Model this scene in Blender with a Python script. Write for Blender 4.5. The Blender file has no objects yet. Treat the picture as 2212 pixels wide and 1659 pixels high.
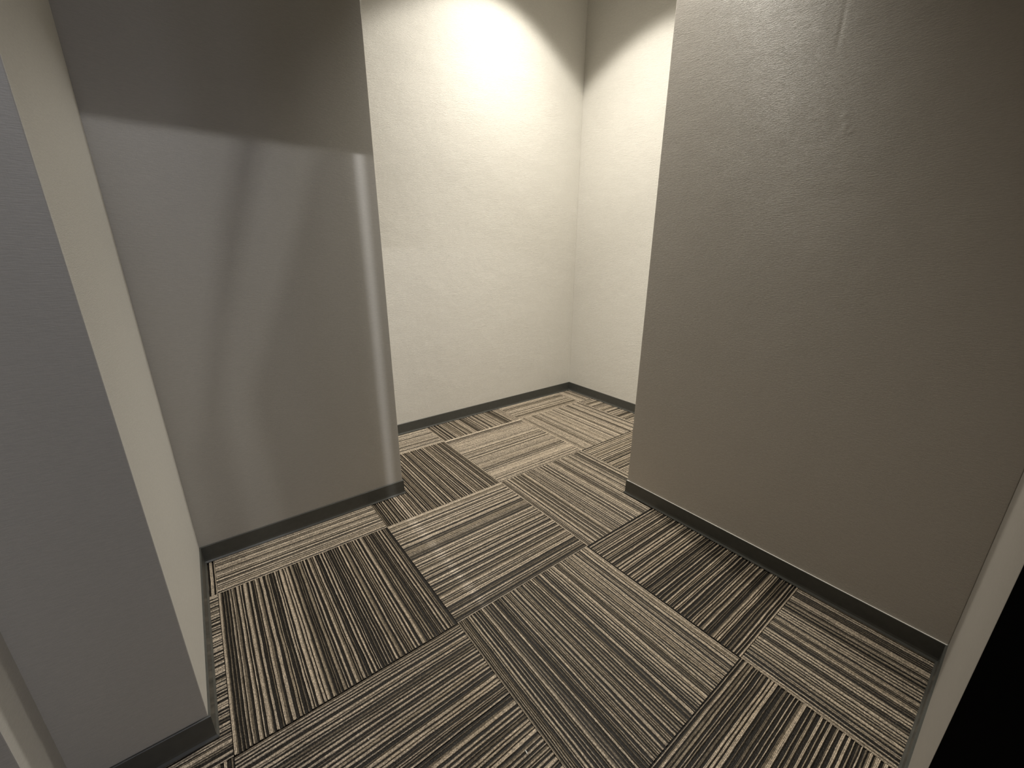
import bpy, math, random
import numpy as np
from mathutils import Vector, Matrix

# ------------------------------------------------------------------ camera
# world axes: +X runs along the wall line to the upper right of the photo, +Y along the one to the upper left, metres
sc = bpy.context.scene
COL = sc.collection
TH, PT, RL = math.radians(45 + 7.6375), math.radians(-17.7698), math.radians(0.2476)
fw = Vector((math.cos(TH) * math.cos(PT), math.sin(TH) * math.cos(PT), math.sin(PT)))
rt0 = Vector((math.sin(TH), -math.cos(TH), 0))
up0 = rt0.cross(fw)
rt = rt0 * math.cos(RL) + up0 * math.sin(RL)
up = -rt0 * math.sin(RL) + up0 * math.cos(RL)
cam_data = bpy.data.cameras.new('camera')
cam = bpy.data.objects.new('camera', cam_data)
COL.objects.link(cam)
cam.matrix_world = Matrix(((rt.x, up.x, -fw.x, -0.9001), (rt.y, up.y, -fw.y, -1.2569), (rt.z, up.z, -fw.z, 0.9362), (0, 0, 0, 1)))
cam_data.sensor_width = 36.0
cam_data.lens = 36.0 * 887.77 / 2212
cam_data.clip_start = 0.01
sc.camera = cam

# ------------------------------------------------------------------ world, exposure
w = bpy.data.worlds.new('world')
sc.world = w
w.use_nodes = True
w.node_tree.nodes['Background'].inputs[0].default_value = (0, 0, 0, 1)
w.node_tree.nodes['Background'].inputs[1].default_value = 0
sc.view_settings.view_transform = 'Standard'
sc.view_settings.look = 'None'
sc.view_settings.gamma = 1
sc.view_settings.use_curve_mapping = False
sc.view_settings.exposure = 0.0

# ------------------------------------------------------------------ lights
CEIL = 2.52
LAMP = (0.48, 0.20, 2.50)
LAMP2 = (0.17, -0.24, 2.49)
LAMP_W, LAMP_ANGLE, LAMP_BLEND = 47.0, 106.0, 0.18
TUBE = (-0.75, -2.50, 2.545)


def light(name, typ, loc, energy, color, **kw):
    d = bpy.data.lights.new(name, typ)
    d.energy = energy
    d.color = color
    for k, v in kw.items():
        setattr(d, k, v)
    o = bpy.data.objects.new(name, d)
    COL.objects.link(o)
    o.location = loc
    return o


WARM = (1.0, 0.945, 0.84)
light('downlight_bulb', 'SPOT', LAMP, LAMP_W, WARM, spot_size=math.radians(LAMP_ANGLE), spot_blend=LAMP_BLEND, shadow_soft_size=0.035)
light('downlight_beam', 'SPOT', LAMP, 90.0, WARM, spot_size=math.radians(104), spot_blend=1.0, shadow_soft_size=0.035)

light('entry_downlight_bulb', 'SPOT', LAMP2, 130.0, WARM, spot_size=math.radians(80), spot_blend=1.0, shadow_soft_size=0.03)


# corridor lamps behind the doorway, plus an added streak spot and fill; its head cuts their light off on the left wall
def aim(o, target):
    o.rotation_euler = (Vector(target) - o.location).to_track_quat('-Z', 'Y').to_euler()


s = light('corridor_lamp', 'AREA', TUBE, 7.5, (1.0, 0.98, 0.93), shape='RECTANGLE', size=0.035, size_y=0.012)
aim(s, (-0.7, 0.17, 0.8))
s = light('corridor_strip', 'AREA', (-0.85, -2.50, 2.545), 10.0, (0.92, 0.92, 1.0), shape='RECTANGLE', size=0.9, size_y=0.012)
aim(s, (-0.7, 0.17, 0.8))
s = light('streak_spot', 'SPOT', (-0.41, -2.50, 2.545), 130.0, (0.98, 0.98, 1.0), spot_size=math.radians(44), spot_blend=0.1, shadow_soft_size=0.003)  # added narrow spot for the thin bright streak on wall and carpet
aim(s, (-0.41, -0.35, 0.35))
s = light('corridor_fill', 'AREA', (-0.95, -2.9, 1.7), 5.0, (0.84, 0.86, 1.0), shape='RECTANGLE', size=0.25, size_y=0.5)  # added soft fill that lifts the shaded left wall
aim(s, (-0.8, 0.2, 0.9))


# ------------------------------------------------------------------ node helpers
def new_mat(name):
    m = bpy.data.materials.new(name)
    m.use_nodes = True
    nt = m.node_tree
    return m, nt, nt.nodes['Principled BSDF']


def N(nt, typ, **kw):
    n = nt.nodes.new(typ)
    for k, v in kw.items():
        if k == 'inp':
            for kk, vv in v.items():
                n.inputs[kk].default_value = vv
        else:
            setattr(n, k, v)
    return n


def math_node(nt, op, a, b=None, clamp=False):
    n = nt.nodes.new('ShaderNodeMath')
    n.operation = op
    n.use_clamp = clamp
    for i, v in enumerate((a, b)):
        if v is None:
            continue
        if isinstance(v, (int, float)):
            n.inputs[i].default_value = v
        else:
            nt.links.new(v, n.inputs[i])
    return n.outputs[0]


def wallpaper(name, color, rough, bump=1.0, blemish=False, spec=0.5):
    """embossed vinyl paper: fine horizontal woven threads, soft mottling, faint paste bumps"""
    m, nt, b = new_mat(name)
    tc = N(nt, 'ShaderNodeTexCoord')
    # threads run horizontally: compress z
    mp = N(nt, 'ShaderNodeMapping')
    mp.inputs['Scale'].default_value = (1.0, 1.0, 11.0)
    nt.links.new(tc.outputs['Object'], mp.inputs[0])
    thr = N(nt, 'ShaderNodeTexNoise', inp={'Scale': 95.0, 'Detail': 3.0, 'Roughness': 0.6})
    nt.links.new(mp.outputs[0], thr.inputs['Vector'])
    mpv = N(nt, 'ShaderNodeMapping')
    mpv.inputs['Scale'].default_value = (5.0, 5.0, 1.0)
    nt.links.new(tc.outputs['Object'], mpv.inputs[0])
    warp = N(nt, 'ShaderNodeTexNoise', inp={'Scale': 120.0, 'Detail': 2.0})
    nt.links.new(mpv.outputs[0], warp.inputs['Vector'])
    # short raised slubs, gathered in patches
    mps = N(nt, 'ShaderNodeMapping')
    mps.inputs['Scale'].default_value = (1.0, 1.0, 8.0)
    nt.links.new(tc.outputs['Object'], mps.inputs[0])
    slub = N(nt, 'ShaderNodeTexNoise', inp={'Scale': 48.0, 'Detail': 4.0, 'Roughness': 0.65, 'Distortion': 0.3})
    nt.links.new(mps.outputs[0], slub.inputs['Vector'])
    patch = N(nt, 'ShaderNodeTexNoise', inp={'Scale': 5.5, 'Detail': 2.0})
    nt.links.new(tc.outputs['Object'], patch.inputs['Vector'])
    pr = N(nt, 'ShaderNodeMapRange', inp={'From Min': 0.42, 'From Max': 0.62, 'To Min': 0.35, 'To Max': 1.2})
    nt.links.new(patch.outputs['Fac'], pr.inputs['Value'])
    sl = math_node(nt, 'MULTIPLY', slub.outputs['Fac'], pr.outputs[0])
    und = N(nt, 'ShaderNodeTexNoise', inp={'Scale': 9.0, 'Detail': 2.0})
    nt.links.new(tc.outputs['Object'], und.inputs['Vector'])
    h = math_node(nt, 'ADD', math_node(nt, 'MULTIPLY', thr.outputs['Fac'], 1.2),
                  math_node(nt, 'MULTIPLY', warp.outputs['Fac'], 0.18))
    h = math_node(nt, 'ADD', h, math_node(nt, 'MULTIPLY', sl, 0.7))
    h = math_node(nt, 'MULTIPLY', h, 0.0004)
    h = math_node(nt, 'ADD', h, math_node(nt, 'MULTIPLY', und.outputs['Fac'], 0.0012))
    if blemish:   # trapped lumps and a crease under the paper of the right wall
        sp = N(nt, 'ShaderNodeSeparateXYZ')
        nt.links.new(tc.outputs['Object'], sp.inputs[0])
        for (py, pz, ry, rz, a) in ((-0.8545, 1.238, .006, .008, .0004), (-0.8605, 1.214, .006, .013, .0005), (-0.8715, 1.202, .007, .006, .0004),
                                    (-0.810, 1.42, .005, .045, -.0004)):
            dy = math_node(nt, 'DIVIDE', math_node(nt, 'SUBTRACT', sp.outputs[1], py), ry)
            dz = math_node(nt, 'DIVIDE', math_node(nt, 'SUBTRACT', sp.outputs[2], pz), rz)
            r2 = math_node(nt, 'ADD', math_node(nt, 'MULTIPLY', dy, dy), math_node(nt, 'MULTIPLY', dz, dz))
            g = math_node(nt, 'EXPONENT', math_node(nt, 'MULTIPLY', r2, -1.0))
            h = math_node(nt, 'ADD', h, math_node(nt, 'MULTIPLY', g, a))
    bp = N(nt, 'ShaderNodeBump', inp={'Strength': 0.8, 'Distance': bump})
    nt.links.new(h, bp.inputs['Height'])
    nt.links.new(bp.outputs[0], b.inputs['Normal'])
    cr = N(nt, 'ShaderNodeMapRange', inp={'From Min': 0.3, 'From Max': 0.7, 'To Min': 0.93, 'To Max': 1.05})
    nt.links.new(thr.outputs['Fac'], cr.inputs['Value'])
    mx = N(nt, 'ShaderNodeVectorMath', operation='SCALE')
    mx.inputs[0].default_value = color
    nt.links.new(cr.outputs[0], mx.inputs['Scale'])
    nt.links.new(mx.outputs[0], b.inputs['Base Color'])
    b.inputs['Roughness'].default_value = rough
    b.inputs['Specular IOR Level'].default_value = spec
    return m


def plain(name, color, rough, spec=0.5, noise=0.0):
    m, nt, b = new_mat(name)
    tc = N(nt, 'ShaderNodeTexCoord')
    nz = N(nt, 'ShaderNodeTexNoise', inp={'Scale': 60.0, 'Detail': 3.0})
    nt.links.new(tc.outputs['Object'], nz.inputs['Vector'])
    cr = N(nt, 'ShaderNodeMapRange', inp={'From Min': 0.3, 'From Max': 0.7, 'To Min': 1 - noise, 'To Max': 1 + noise})
    nt.links.new(nz.outputs['Fac'], cr.inputs['Value'])
    mx = N(nt, 'ShaderNodeVectorMath', operation='SCALE')
    mx.inputs[0].default_value = color
    nt.links.new(cr.outputs[0], mx.inputs['Scale'])
    nt.links.new(mx.outputs[0], b.inputs['Base Color'])
    b.inputs['Roughness'].default_value = rough
    b.inputs['Specular IOR Level'].default_value = spec
    return m


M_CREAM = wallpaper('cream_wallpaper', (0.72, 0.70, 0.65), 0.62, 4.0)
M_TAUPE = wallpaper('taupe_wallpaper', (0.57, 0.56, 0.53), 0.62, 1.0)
M_JAMB = wallpaper('taupe_wallpaper_lens_darkened', (0.31, 0.29, 0.262), 0.62, 0.8)  # taupe paper with the lens's corner darkening put into its colour
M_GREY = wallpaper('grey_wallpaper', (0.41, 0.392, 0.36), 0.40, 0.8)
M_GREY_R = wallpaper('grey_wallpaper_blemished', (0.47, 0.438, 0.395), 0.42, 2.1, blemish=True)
M_BASE = plain('black_vinyl_baseboard', (0.065, 0.066, 0.060), 0.40, 0.5, 0.08)
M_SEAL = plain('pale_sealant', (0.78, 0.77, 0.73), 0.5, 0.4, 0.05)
M_CEIL = plain('ceiling_paint', (0.55, 0.53, 0.48), 0.9, 0.2, 0.03)
M_BLACK = plain('black_door_paint', (0.004, 0.004, 0.004), 0.8, 0.1, 0.1)
M_DARK = plain('dark_corridor_paint', (0.02, 0.02, 0.02), 0.9, 0.1, 0.1)
M_LINT = plain('white_fibre', (0.85, 0.84, 0.80), 0.8, 0.2, 0.05)
M_METAL = plain('white_lamp_trim', (0.8, 0.8, 0.78), 0.4, 0.5, 0.02)


def carpet_mat():
    m, nt, b = new_mat('loop_carpet')
    at = N(nt, 'ShaderNodeAttribute', attribute_name='yarn')
    tc = N(nt, 'ShaderNodeTexCoord')
    v = N(nt, 'ShaderNodeTexVoronoi', inp={'Scale': 330.0})
    nt.links.new(tc.outputs['Object'], v.inputs['Vector'])
    nz = N(nt, 'ShaderNodeTexNoise', inp={'Scale': 160.0, 'Detail': 4.0, 'Roughness': 0.7})
    nt.links.new(tc.outputs['Object'], nz.inputs['Vector'])
    f1 = N(nt, 'ShaderNodeMapRange', inp={'From Min': 0.0, 'From Max': 0.75, 'To Min': 1.3, 'To Max': 0.5})
    nt.links.new(v.outputs['Distance'], f1.inputs['Value'])
    f2 = N(nt, 'ShaderNodeMapRange', inp={'From Min': 0.3, 'From Max': 0.7, 'To Min': 0.68, 'To Max': 1.32})
    nt.links.new(nz.outputs['Fac'], f2.inputs['Value'])
    f = math_node(nt, 'MULTIPLY', f1.outputs[0], f2.outputs[0])
    mx = N(nt, 'ShaderNodeVectorMath', operation='SCALE')
    nt.links.new(at.outputs['Color'], mx.inputs[0])
    nt.links.new(f, mx.inputs['Scale'])
    nt.links.new(mx.outputs[0], b.inputs['Base Color'])
    b.inputs['Roughness'].default_value = 0.55
    b.inputs['Specular IOR Level'].default_value = 0.25
    h = math_node(nt, 'MULTIPLY', f, 0.0009)
    bp = N(nt, 'ShaderNodeBump', inp={'Strength': 0.7, 'Distance': 1.0})
    nt.links.new(h, bp.inputs['Height'])
    nt.links.new(bp.outputs[0], b.inputs['Normal'])
    return m


M_CARPET = carpet_mat()


# ------------------------------------------------------------------ mesh helpers
def mesh_obj(name, verts, faces, mat, smooth=False, parent=None):
    me = bpy.data.meshes.new(name)
    me.from_pydata(verts, [], faces)
    me.materials.append(mat)
    me.validate()
    if smooth:
        for p in me.polygons:
            p.use_smooth = True
    o = bpy.data.objects.new(name, me)
    COL.objects.link(o)
    if parent:
        o.parent = parent
    return o


def prism(poly, z0, z1):
    """closed vertical prism over a counter-clockwise polygon"""
    n = len(poly)
    v = [(x, y, z0) for x, y in poly] + [(x, y, z1) for x, y in poly]
    f = [tuple(range(n - 1, -1, -1)), tuple(range(n, 2 * n))]
    f += [(i, (i + 1) % n, n + (i + 1) % n, n + i) for i in range(n)]
    return v, f


def struct(name, v, f, mat, smooth=False):
    o = mesh_obj(name, v, f, mat, smooth)
    o['kind'] = 'structure'
    return o


def rect(x0, y0, x1, y1):
    return [(x0, y0), (x1, y0), (x1, y1), (x0, y1)]


# ------------------------------------------------------------------ plan
XR, YF, XF = 0.3663, 0.7186, 1.1209
YL2, XL2R, XRET, YL1 = 0.1729, -0.3639, -1.0283, -0.4353
YRL, YJ, XJ, XL1, YL0 = -0.3741, -1.298, -0.3138, -1.2149, -0.5318
HB = 0.0578
WLEFT, YBACK = -2.0, -3.2


def two_tone_wall(name, poly, mats, face_mat, z0=0.0, z1=CEIL):
    """vertical prism whose side faces carry different wallpapers; face_mat[i] is the material slot of side i"""
    v, f = prism(poly, z0, z1)
    # keep arrises slightly eased: done by a small bevel modifier
    me = bpy.data.meshes.new(name)
    me.from_pydata(v, [], f)
    for m in mats:
        me.materials.append(m)
    me.update()
    for i, s in enumerate(face_mat):
        me.polygons[2 + i].material_index = s
    o = bpy.data.objects.new(name, me)
    COL.objects.link(o)
    bv = o.modifiers.new('eased_arris', 'BEVEL')
    bv.width = 0.0015
    bv.segments = 2
    bv.limit_method = 'ANGLE'
    o['kind'] = 'structure'
    return o


# far walls of the recess
two_tone_wall('wall_back', rect(-1.0, YF, XF + 0.1, YF + 0.1), [M_CREAM], [0, 0, 0, 0])
two_tone_wall('wall_back_right', rect(XF, YRL - 0.1, XF + 0.1, YF), [M_CREAM], [0, 0, 0, 0])
two_tone_wall('wall_back_left', rect(-1.0, YL2 + 0.1, -0.9, YF), [M_CREAM], [0, 0, 0, 0])
# right partition: grey on the room side, cream behind
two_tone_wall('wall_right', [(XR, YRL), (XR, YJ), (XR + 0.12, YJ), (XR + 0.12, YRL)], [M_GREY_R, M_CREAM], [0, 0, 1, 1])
two_tone_wall('wall_right_return', rect(XR + 0.12, YRL - 0.1, XF, YRL), [M_CREAM], [0, 0, 0, 0])
# stepped left walls: grey faces towards the camera, cream returns between them
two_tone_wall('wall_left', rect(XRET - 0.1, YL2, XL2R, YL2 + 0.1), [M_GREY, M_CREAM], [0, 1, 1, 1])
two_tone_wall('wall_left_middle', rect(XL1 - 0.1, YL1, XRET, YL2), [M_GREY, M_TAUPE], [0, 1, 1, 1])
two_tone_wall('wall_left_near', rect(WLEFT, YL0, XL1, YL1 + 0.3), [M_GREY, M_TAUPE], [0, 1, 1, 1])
# wall with the doorway the picture is taken from
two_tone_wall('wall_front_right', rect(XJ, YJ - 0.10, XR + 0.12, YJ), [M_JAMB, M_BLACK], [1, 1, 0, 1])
two_tone_wall('wall_front_left', rect(WLEFT, YJ - 0.10, -1.62, YJ), [M_CREAM, M_BLACK], [1, 0, 0, 0])
HEAD = 2.0
two_tone_wall('wall_front_head', rect(-1.62, YJ - 0.10, XJ, YJ), [M_CREAM, M_BLACK], [1, 0, 0, 0], HEAD, CEIL)
two_tone_wall('wall_near_left', rect(WLEFT - 0.1, YJ - 0.1, WLEFT, YL1 + 0.3), [M_CREAM], [0, 0, 0, 0])
# unlit corridor behind the doorway
two_tone_wall('wall_corridor_back', rect(-2.2, YBACK - 0.1, 1.3, YBACK), [M_DARK], [0, 0, 0, 0], z1=2.7)
two_tone_wall('wall_corridor_left', rect(-2.2, YBACK, -2.1, YJ - 0.1), [M_DARK], [0, 0, 0, 0], z1=2.7)
two_tone_wall('wall_corridor_right', rect(1.2, YBACK, 1.3, YJ - 0.1), [M_DARK], [0, 0, 0, 0], z1=2.7)
struct('ceiling_corridor', *prism(rect(-2.2, YBACK - 0.1, 1.3, YJ - 0.1), 2.7, 2.8), M_DARK)
# black door standing open against the right side of the doorway
door = struct('door_1', *prism([(XJ + 0.03, YJ - 0.101), (-0.375, -2.05), (-0.405, -2.047), (XJ - 0.002, YJ - 0.101)][::-1], 0.006, 1.995), M_BLACK)
# added unseen panels, cut to cast slanted shadows and narrow the side light


def panel(name, poly, y0, y1):
    n = len(poly)
    v = [(x, y0, z) for x, z in poly] + [(x, y1, z) for x, z in poly]
    f = [tuple(range(n)), tuple(range(2 * n - 1, n - 1, -1))] + [(i, n + i, n + (i + 1) % n, (i + 1) % n) for i in range(n)]
    return struct(name, v, f, M_DARK)


panel('light_blocker_1', [(-0.735, 2.1), (-0.712, 2.1), (-0.712, 2.03), (-0.740, 1.947), (-0.760, 1.892), (-0.786, 1.811), (-0.808, 1.71), (-0.815, 0.0),
                (-0.850, 0.0), (-0.843, 1.66), (-0.819, 1.744), (-0.785, 1.873), (-0.756, 1.969), (-0.736, 2.032)], -1.424, -1.416)
panel('light_blocker_2', [(-0.665, 2.013), (-0.628, 2.016), (-0.6245, 1.926), (-0.6255, 1.831), (-0.632, 1.705), (-0.6246, 1.5576), (-0.6246, 0.0), (-0.755, 0.0),
                (-0.765, 1.568), (-0.7718, 1.671), (-0.775, 1.729), (-0.750, 1.795), (-0.722, 1.865), (-0.690, 1.945)], -1.438, -1.430)
panel('light_blocker_3', [(-0.64, 0.0), (-0.4130, 0.0), (-0.4130, 2.69), (-0.64, 2.69)], -2.004, -1.996)
panel('light_blocker_4', [(-0.4075, 0.0), (-0.15, 0.0), (-0.15, 2.69), (-0.4075, 2.69)], -2.004, -1.996)

# ceiling with the hole of the downlight
def ceiling():
    n = 48
    R = 0.05
    ring = [(LAMP[0] + R * math.cos(2 * math.pi * i / n), LAMP[1] + R * math.sin(2 * math.pi * i / n)) for i in range(n)]
    x0, x1, y0, y1 = WLEFT - 0.1, XF + 0.1, YJ - 0.1, YF + 0.1
    outer = []
    for i in range(n):
        a = 2 * math.pi * i / n
        dx, dy = math.cos(a), math.sin(a)
        t = min([((x1 if dx > 0 else x0) - LAMP[0]) / dx if abs(dx) > 1e-9 else 1e9,
                 ((y1 if dy > 0 else y0) - LAMP[1]) / dy if abs(dy) > 1e-9 else 1e9])
        outer.append((LAMP[0] + t * dx, LAMP[1] + t * dy))
    v = [(x, y, CEIL) for x, y in ring] + [(x, y, CEIL) for x, y in outer] + \
        [(x, y, CEIL + 0.1) for x, y in ring] + [(x, y, CEIL + 0.1) for x, y in outer]
    f = []
    for i in range(n):
        j = (i + 1) % n
        f += [(i, j, n + j, n + i), (2 * n + i, 3 * n + i, 3 * n + j, 2 * n + j), (i, 2 * n + i, 2 * n + j, j), (n + i, n + j, 3 * n + j, 3 * n + i)]
    v += [(x1, y1, CEIL), (x0, y1, CEIL), (x0, y0, CEIL), (x1, y0, CEIL)]
    # corner fillers
    def near(px, py):
        return sorted(range(n), key=lambda k: (outer[k][0] - px) ** 2 + (outer[k][1] - py) ** 2)[:2]
    for ci, (px, py) in enumerate(((x1, y1), (x0, y1), (x0, y0), (x1, y0))):
        best = None
        for i in range(n):
            j = (i + 1) % n
            if abs(outer[i][0] - outer[j][0]) > 1e-6 and abs(outer[i][1] - outer[j][1]) > 1e-6:
                d = (outer[i][0] - px) ** 2 + (outer[i][1] - py) ** 2
                if best is None or d < best[0]:
                    best = (d, i, j)
        if best:
            f.append((n + best[1], n + best[2], 4 * n + ci))
    return struct('ceiling', v, f, M_CEIL)


ceiling()


# ------------------------------------------------------------------ baseboards
def baseboard(name, pts, seal=()):
    """pts: wall line walked with the room on the left-hand side; mitred vinyl skirting 58 mm high"""
    prof = [(0.0, HB), (0.0030, HB), (0.0042, HB - 0.0012), (0.0044, 0.012), (0.0052, 0.006), (0.0085, 0.0015), (0.0090, 0.0), (0.0, 0.0)]
    P = [Vector(p) for p in pts]
    nrm = []
    for i in range(len(P) - 1):
        d = (P[i + 1] - P[i]).normalized()
        nrm.append(Vector((-d.y, d.x)))
    v = []
    for i, p in enumerate(P):
        if i == 0:
            off = nrm[0]
        elif i == len(P) - 1:
            off = nrm[-1]
        else:
            b = (nrm[i - 1] + nrm[i])
            off = b / max(b.dot(nrm[i]), 0.2)
        for (o_, z) in prof:
            q = p + off * o_
            v.append((q.x, q.y, z + 0.0005))
    k = len(prof)
    f = []
    for i in range(len(P) - 1):
        for j in range(k):
            a, b_ = i * k + j, i * k + (j + 1) % k
            f.append((a, b_, b_ + k, a + k))
    f.append(tuple(range(k - 1, -1, -1)))
    f.append(tuple(range((len(P) - 1) * k, len(P) * k)))
    o = struct(name, v, f, M_BASE)
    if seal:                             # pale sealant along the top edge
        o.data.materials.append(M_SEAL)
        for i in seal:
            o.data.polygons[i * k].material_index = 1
    return o


baseboard('baseboard_back', [(XF, YRL + 0.2), (XF, YF), (-0.9, YF)])
baseboard('baseboard_left', [(XL2R, YL2 + 0.1), (XL2R, YL2), (XRET, YL2), (XRET, YL1), (XL1, YL1), (XL1, YL0), (WLEFT, YL0)])
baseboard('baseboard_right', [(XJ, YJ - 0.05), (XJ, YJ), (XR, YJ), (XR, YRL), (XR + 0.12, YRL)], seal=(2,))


# ------------------------------------------------------------------ floor: striped loop-pile carpet squares laid quarter turned
def carpet():
    T, ROWS, SEG = 0.5, 216, 22
    LIGHT = np.array([0.60, 0.51, 0.40])
    MID = np.array([0.18, 0.148, 0.108])
    DARK = np.array([0.015, 0.012, 0.009])
    TAN = np.array([0.40, 0.335, 0.25])
    rng = np.random.default_rng(11)
    pal = [DARK, LIGHT, MID, TAN]
    hts = [0.0008, 0.0045, 0.0030, 0.0042]
    prof = np.array([0.0, 0.55, 1.0, 0.55])          # across one yarn row
    VV, QQ, CC = [], [], []
    base = 0
    X0, X1, Y0, Y1 = WLEFT, XF, -1.9, YF
    cells = []
    for iv in range(-4, 3):
        for iu in range(-2, 5):
            x0, x1 = iv * T, (iv + 1) * T
            y1, y0 = -iu * T, -(iu + 1) * T
            if x1 <= X0 or x0 >= X1 or y1 <= Y0 or y0 >= Y1:
                continue
            cells.append((iu, iv, x0, x1, y0, y1))
    for (iu, iv, x0, x1, y0, y1) in cells:
        along_y = (iu + iv) % 2 == 0
        # yarn sequence
        seq = []
        prev = None
        while len(seq) < ROWS:
            if prev == 'D':
                k = rng.choice(['L', 'L', 'L', 'L', 'M', 'T'])
            elif prev in ('L', 'T'):
                k = rng.choice(['D', 'D', 'D', 'D', 'D', 'M'])
            elif prev == 'M':
                k = 'D'
            else:
                k = 'L'
            n = {'D': rng.choice([1, 1, 2, 2, 2, 3]), 'L': rng.choice([1, 1, 1, 2, 2, 2, 3]), 'M': rng.choice([1, 1, 2]), 'T': rng.choice([1, 1, 2, 2])}[k]
            seq += [{'D': 0, 'L': 1, 'M': 2, 'T': 3}[k]] * int(n)
            prev = k
        seq = np.array(seq[:ROWS])
        seq[0] = 1
        seq[-1] = rng.choice([0, 1])
        P = len(prof)
        ts = np.arange(ROWS * P + 1) / (ROWS * P)
        rowi = np.minimum((ts * ROWS).astype(int), ROWS - 1)
        ph = np.append(np.tile(prof, ROWS), 0.0)
        hh = np.array(hts)[seq][rowi]
        zrow = hh * (0.45 + 0.55 * ph) - 0.0045
        ss = np.linspace(0, 1, SEG + 1)
        # yarns wander a little along their length
        wob = np.zeros((len(ts), SEG + 1))
        for kx in (3, 7, 13):
            wob += 0.0006 / math.sqrt(kx) * np.sin(ss[None, :] * kx * 2.1 + rng.uniform(0, 6.28) + ts[:, None] * rng.uniform(15, 60))
        loc = rng.normal(0, 0.00022, (ROWS + 1, SEG + 1))
        loc = np.repeat(loc, P, axis=0)[:len(ts)]
        w_ = wob + loc
        edge = np.clip(np.minimum(ts, 1 - ts) * 60, 0, 1)[:, None]
        cross = ts[:, None] * T + w_ * edge
        g = 0.0005
        cross = g + cross * (T - 2 * g) / T
        lng = np.repeat((g + ss * (T - 2 * g))[None, :], len(ts), axis=0)
        zz = np.repeat(zrow[:, None], SEG + 1, axis=1) + rng.normal(0, 0.00012, cross.shape)
        if along_y:
            X, Y = x0 + cross, y0 + lng
        else:
            X, Y = x0 + lng, y0 + cross
        X = np.clip(X, X0, X1)
        V = np.stack([X, Y, zz], -1).reshape(-1, 3)
        n0, n1 = len(ts), SEG + 1
        idx = np.arange(n0 * n1).reshape(n0, n1)
        a, b, c, d = idx[:-1, :-1], idx[1:, :-1], idx[1:, 1:], idx[:-1, 1:]
        q = np.stack([a, b, c, d] if along_y else [a, d, c, b], -1).reshape(-1, 4)
        fr = np.repeat(seq[rowi[:-1]][:, None], SEG, axis=1)
        colr = np.array(pal)[fr]
        tint = rng.normal(1, 0.07, (ROWS, 1))
        tint = np.repeat(tint, P, axis=0)[:, :, None]
        jit = rng.normal(1, 0.09, fr.shape)[:, :, None]
        colr = np.clip(colr * tint * jit * (1 + 0.03 * rng.standard_normal()), 0.004, 1)
        VV.append(V)
        QQ.append(q + base)
        CC.append(colr.reshape(-1, 3))
        base += len(V)
    V, Q, C_ = np.concatenate(VV), np.concatenate(QQ), np.concatenate(CC)
    # backing slab under the pile
    bx0, bx1, by0, by1, zt, zb = -2.2, XF + 0.1, YBACK - 0.1, YF + 0.1, -0.0048, -0.06
    sv = np.array([(bx0, by0, zb), (bx1, by0, zb), (bx1, by1, zb), (bx0, by1, zb), (bx0, by0, zt), (bx1, by0, zt), (bx1, by1, zt), (bx0, by1, zt)])
    sq = np.array([(3, 2, 1, 0), (4, 5, 6, 7), (0, 1, 5, 4), (1, 2, 6, 5), (2, 3, 7, 6), (3, 0, 4, 7)]) + base
    V = np.concatenate([V, sv])
    Q = np.concatenate([Q, sq])
    C_ = np.concatenate([C_, np.tile([[0.02, 0.017, 0.014]], (6, 1))])
    me = bpy.data.meshes.new('floor')
    me.vertices.add(len(V))
    me.vertices.foreach_set('co', V.astype(np.float32).ravel())
    me.loops.add(len(Q) * 4)
    me.loops.foreach_set('vertex_index', Q.astype(np.int32).ravel())
    me.polygons.add(len(Q))
    me.polygons.foreach_set('loop_start', (np.arange(len(Q)) * 4).astype(np.int32))
    me.polygons.foreach_set('loop_total', np.full(len(Q), 4, np.int32))
    me.update(calc_edges=True)
    at = me.attributes.new('yarn', 'FLOAT_COLOR', 'FACE')
    at.data.foreach_set('color', np.concatenate([C_, np.ones((len(C_), 1))], 1).astype(np.float32).ravel())
    me.materials.append(M_CARPET)
    o = bpy.data.objects.new('floor', me)
    COL.objects.link(o)
    o['kind'] = 'structure'
    return o


carpet()


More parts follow.
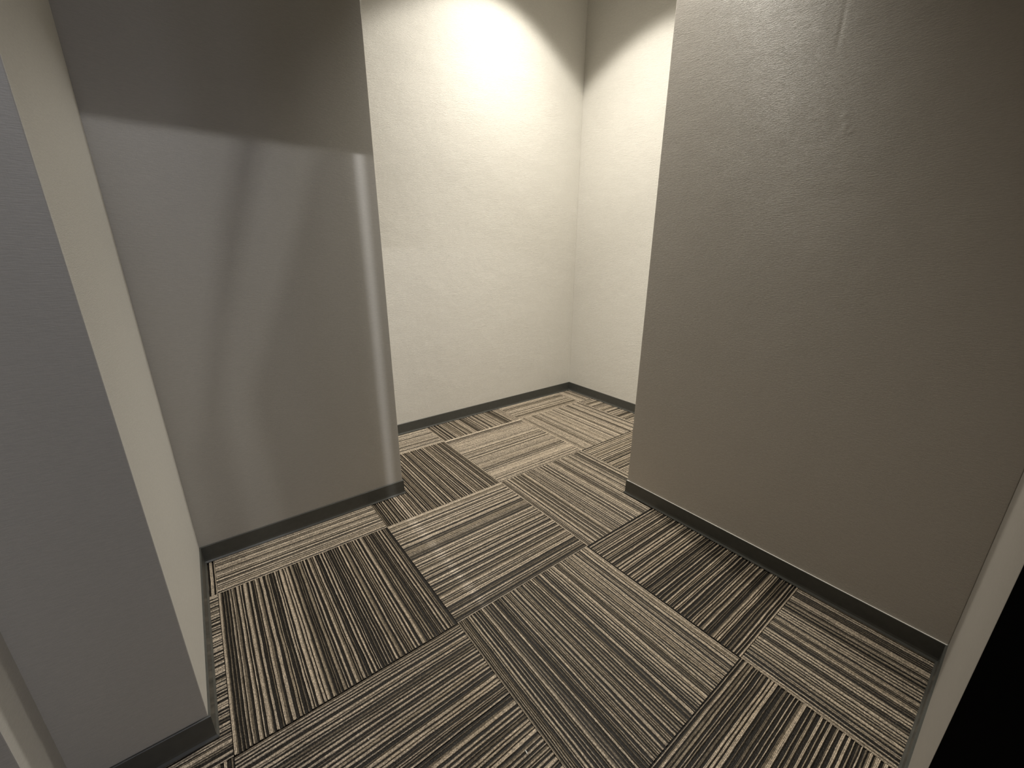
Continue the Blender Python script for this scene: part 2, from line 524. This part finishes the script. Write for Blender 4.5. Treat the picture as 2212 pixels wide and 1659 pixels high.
# ------------------------------------------------------------------ lint on the carpet
def tube(pts, r, seg=8):
    P = [Vector(p) for p in pts]
    v, f = [], []
    for i, p in enumerate(P):
        d = (P[min(i + 1, len(P) - 1)] - P[max(i - 1, 0)]).normalized()
        a = d.cross(Vector((0, 0, 1))).normalized()
        b = a.cross(d)
        rr = r * (0.65 if i in (0, len(P) - 1) else 1.0)
        for k in range(seg):
            t = 2 * math.pi * k / seg
            v.append(tuple(p + a * rr * math.cos(t) + b * rr * math.sin(t)))
    for i in range(len(P) - 1):
        for k in range(seg):
            f.append((i * seg + k, i * seg + (k + 1) % seg, (i + 1) * seg + (k + 1) % seg, (i + 1) * seg + k))
    f.append(tuple(range(seg - 1, -1, -1)))
    f.append(tuple(range((len(P) - 1) * seg, len(P) * seg)))
    return v, f


def tag(o, label, cat, group=None):
    o['label'] = label
    o['category'] = cat
    if group:
        o['group'] = group


o = mesh_obj('lint', *tube([(-.5421, -.8366, .0010), (-.5423, -.8385, .0014), (-.5424, -.8405, .0016), (-.5427, -.8425, .0014), (-.5434, -.8443, .0009)], 0.0010), M_LINT, True)
tag(o, 'short white sliver of lint lying on the nearest dark carpet', 'lint')
o = mesh_obj('lint', *tube([(-.7815, -.6292, .0006), (-.7812, -.6302, .0010), (-.7811, -.6314, .0006)], 0.0008), M_LINT, True)
tag(o, 'tiny white speck of lint on the same carpet square, left of the longer sliver', 'lint')


# ------------------------------------------------------------------ recessed downlight above the recess entrance
def downlight(loc, prof):
    n = 48
    v, f = [], []
    for r, z in prof:
        for k in range(n):
            t = 2 * math.pi * k / n
            v.append((loc[0] + r * math.cos(t), loc[1] + r * math.sin(t), CEIL + z))
    for i in range(len(prof) - 1):
        for k in range(n):
            f.append((i * n + k, i * n + (k + 1) % n, (i + 1) * n + (k + 1) % n, (i + 1) * n + k))
    return struct('ceiling_downlight_trim', v, f, M_METAL, True)


downlight(LAMP, [(0.062, 0.0), (0.062, -0.004), (0.050, -0.006), (0.047, -0.002), (0.046, 0.03), (0.040, 0.075), (0.0, 0.075)])
downlight(LAMP2, [(0.056, 0.0), (0.056, -0.010), (0.052, -0.013), (0.044, -0.013), (0.040, -0.006), (0.0, -0.006)])
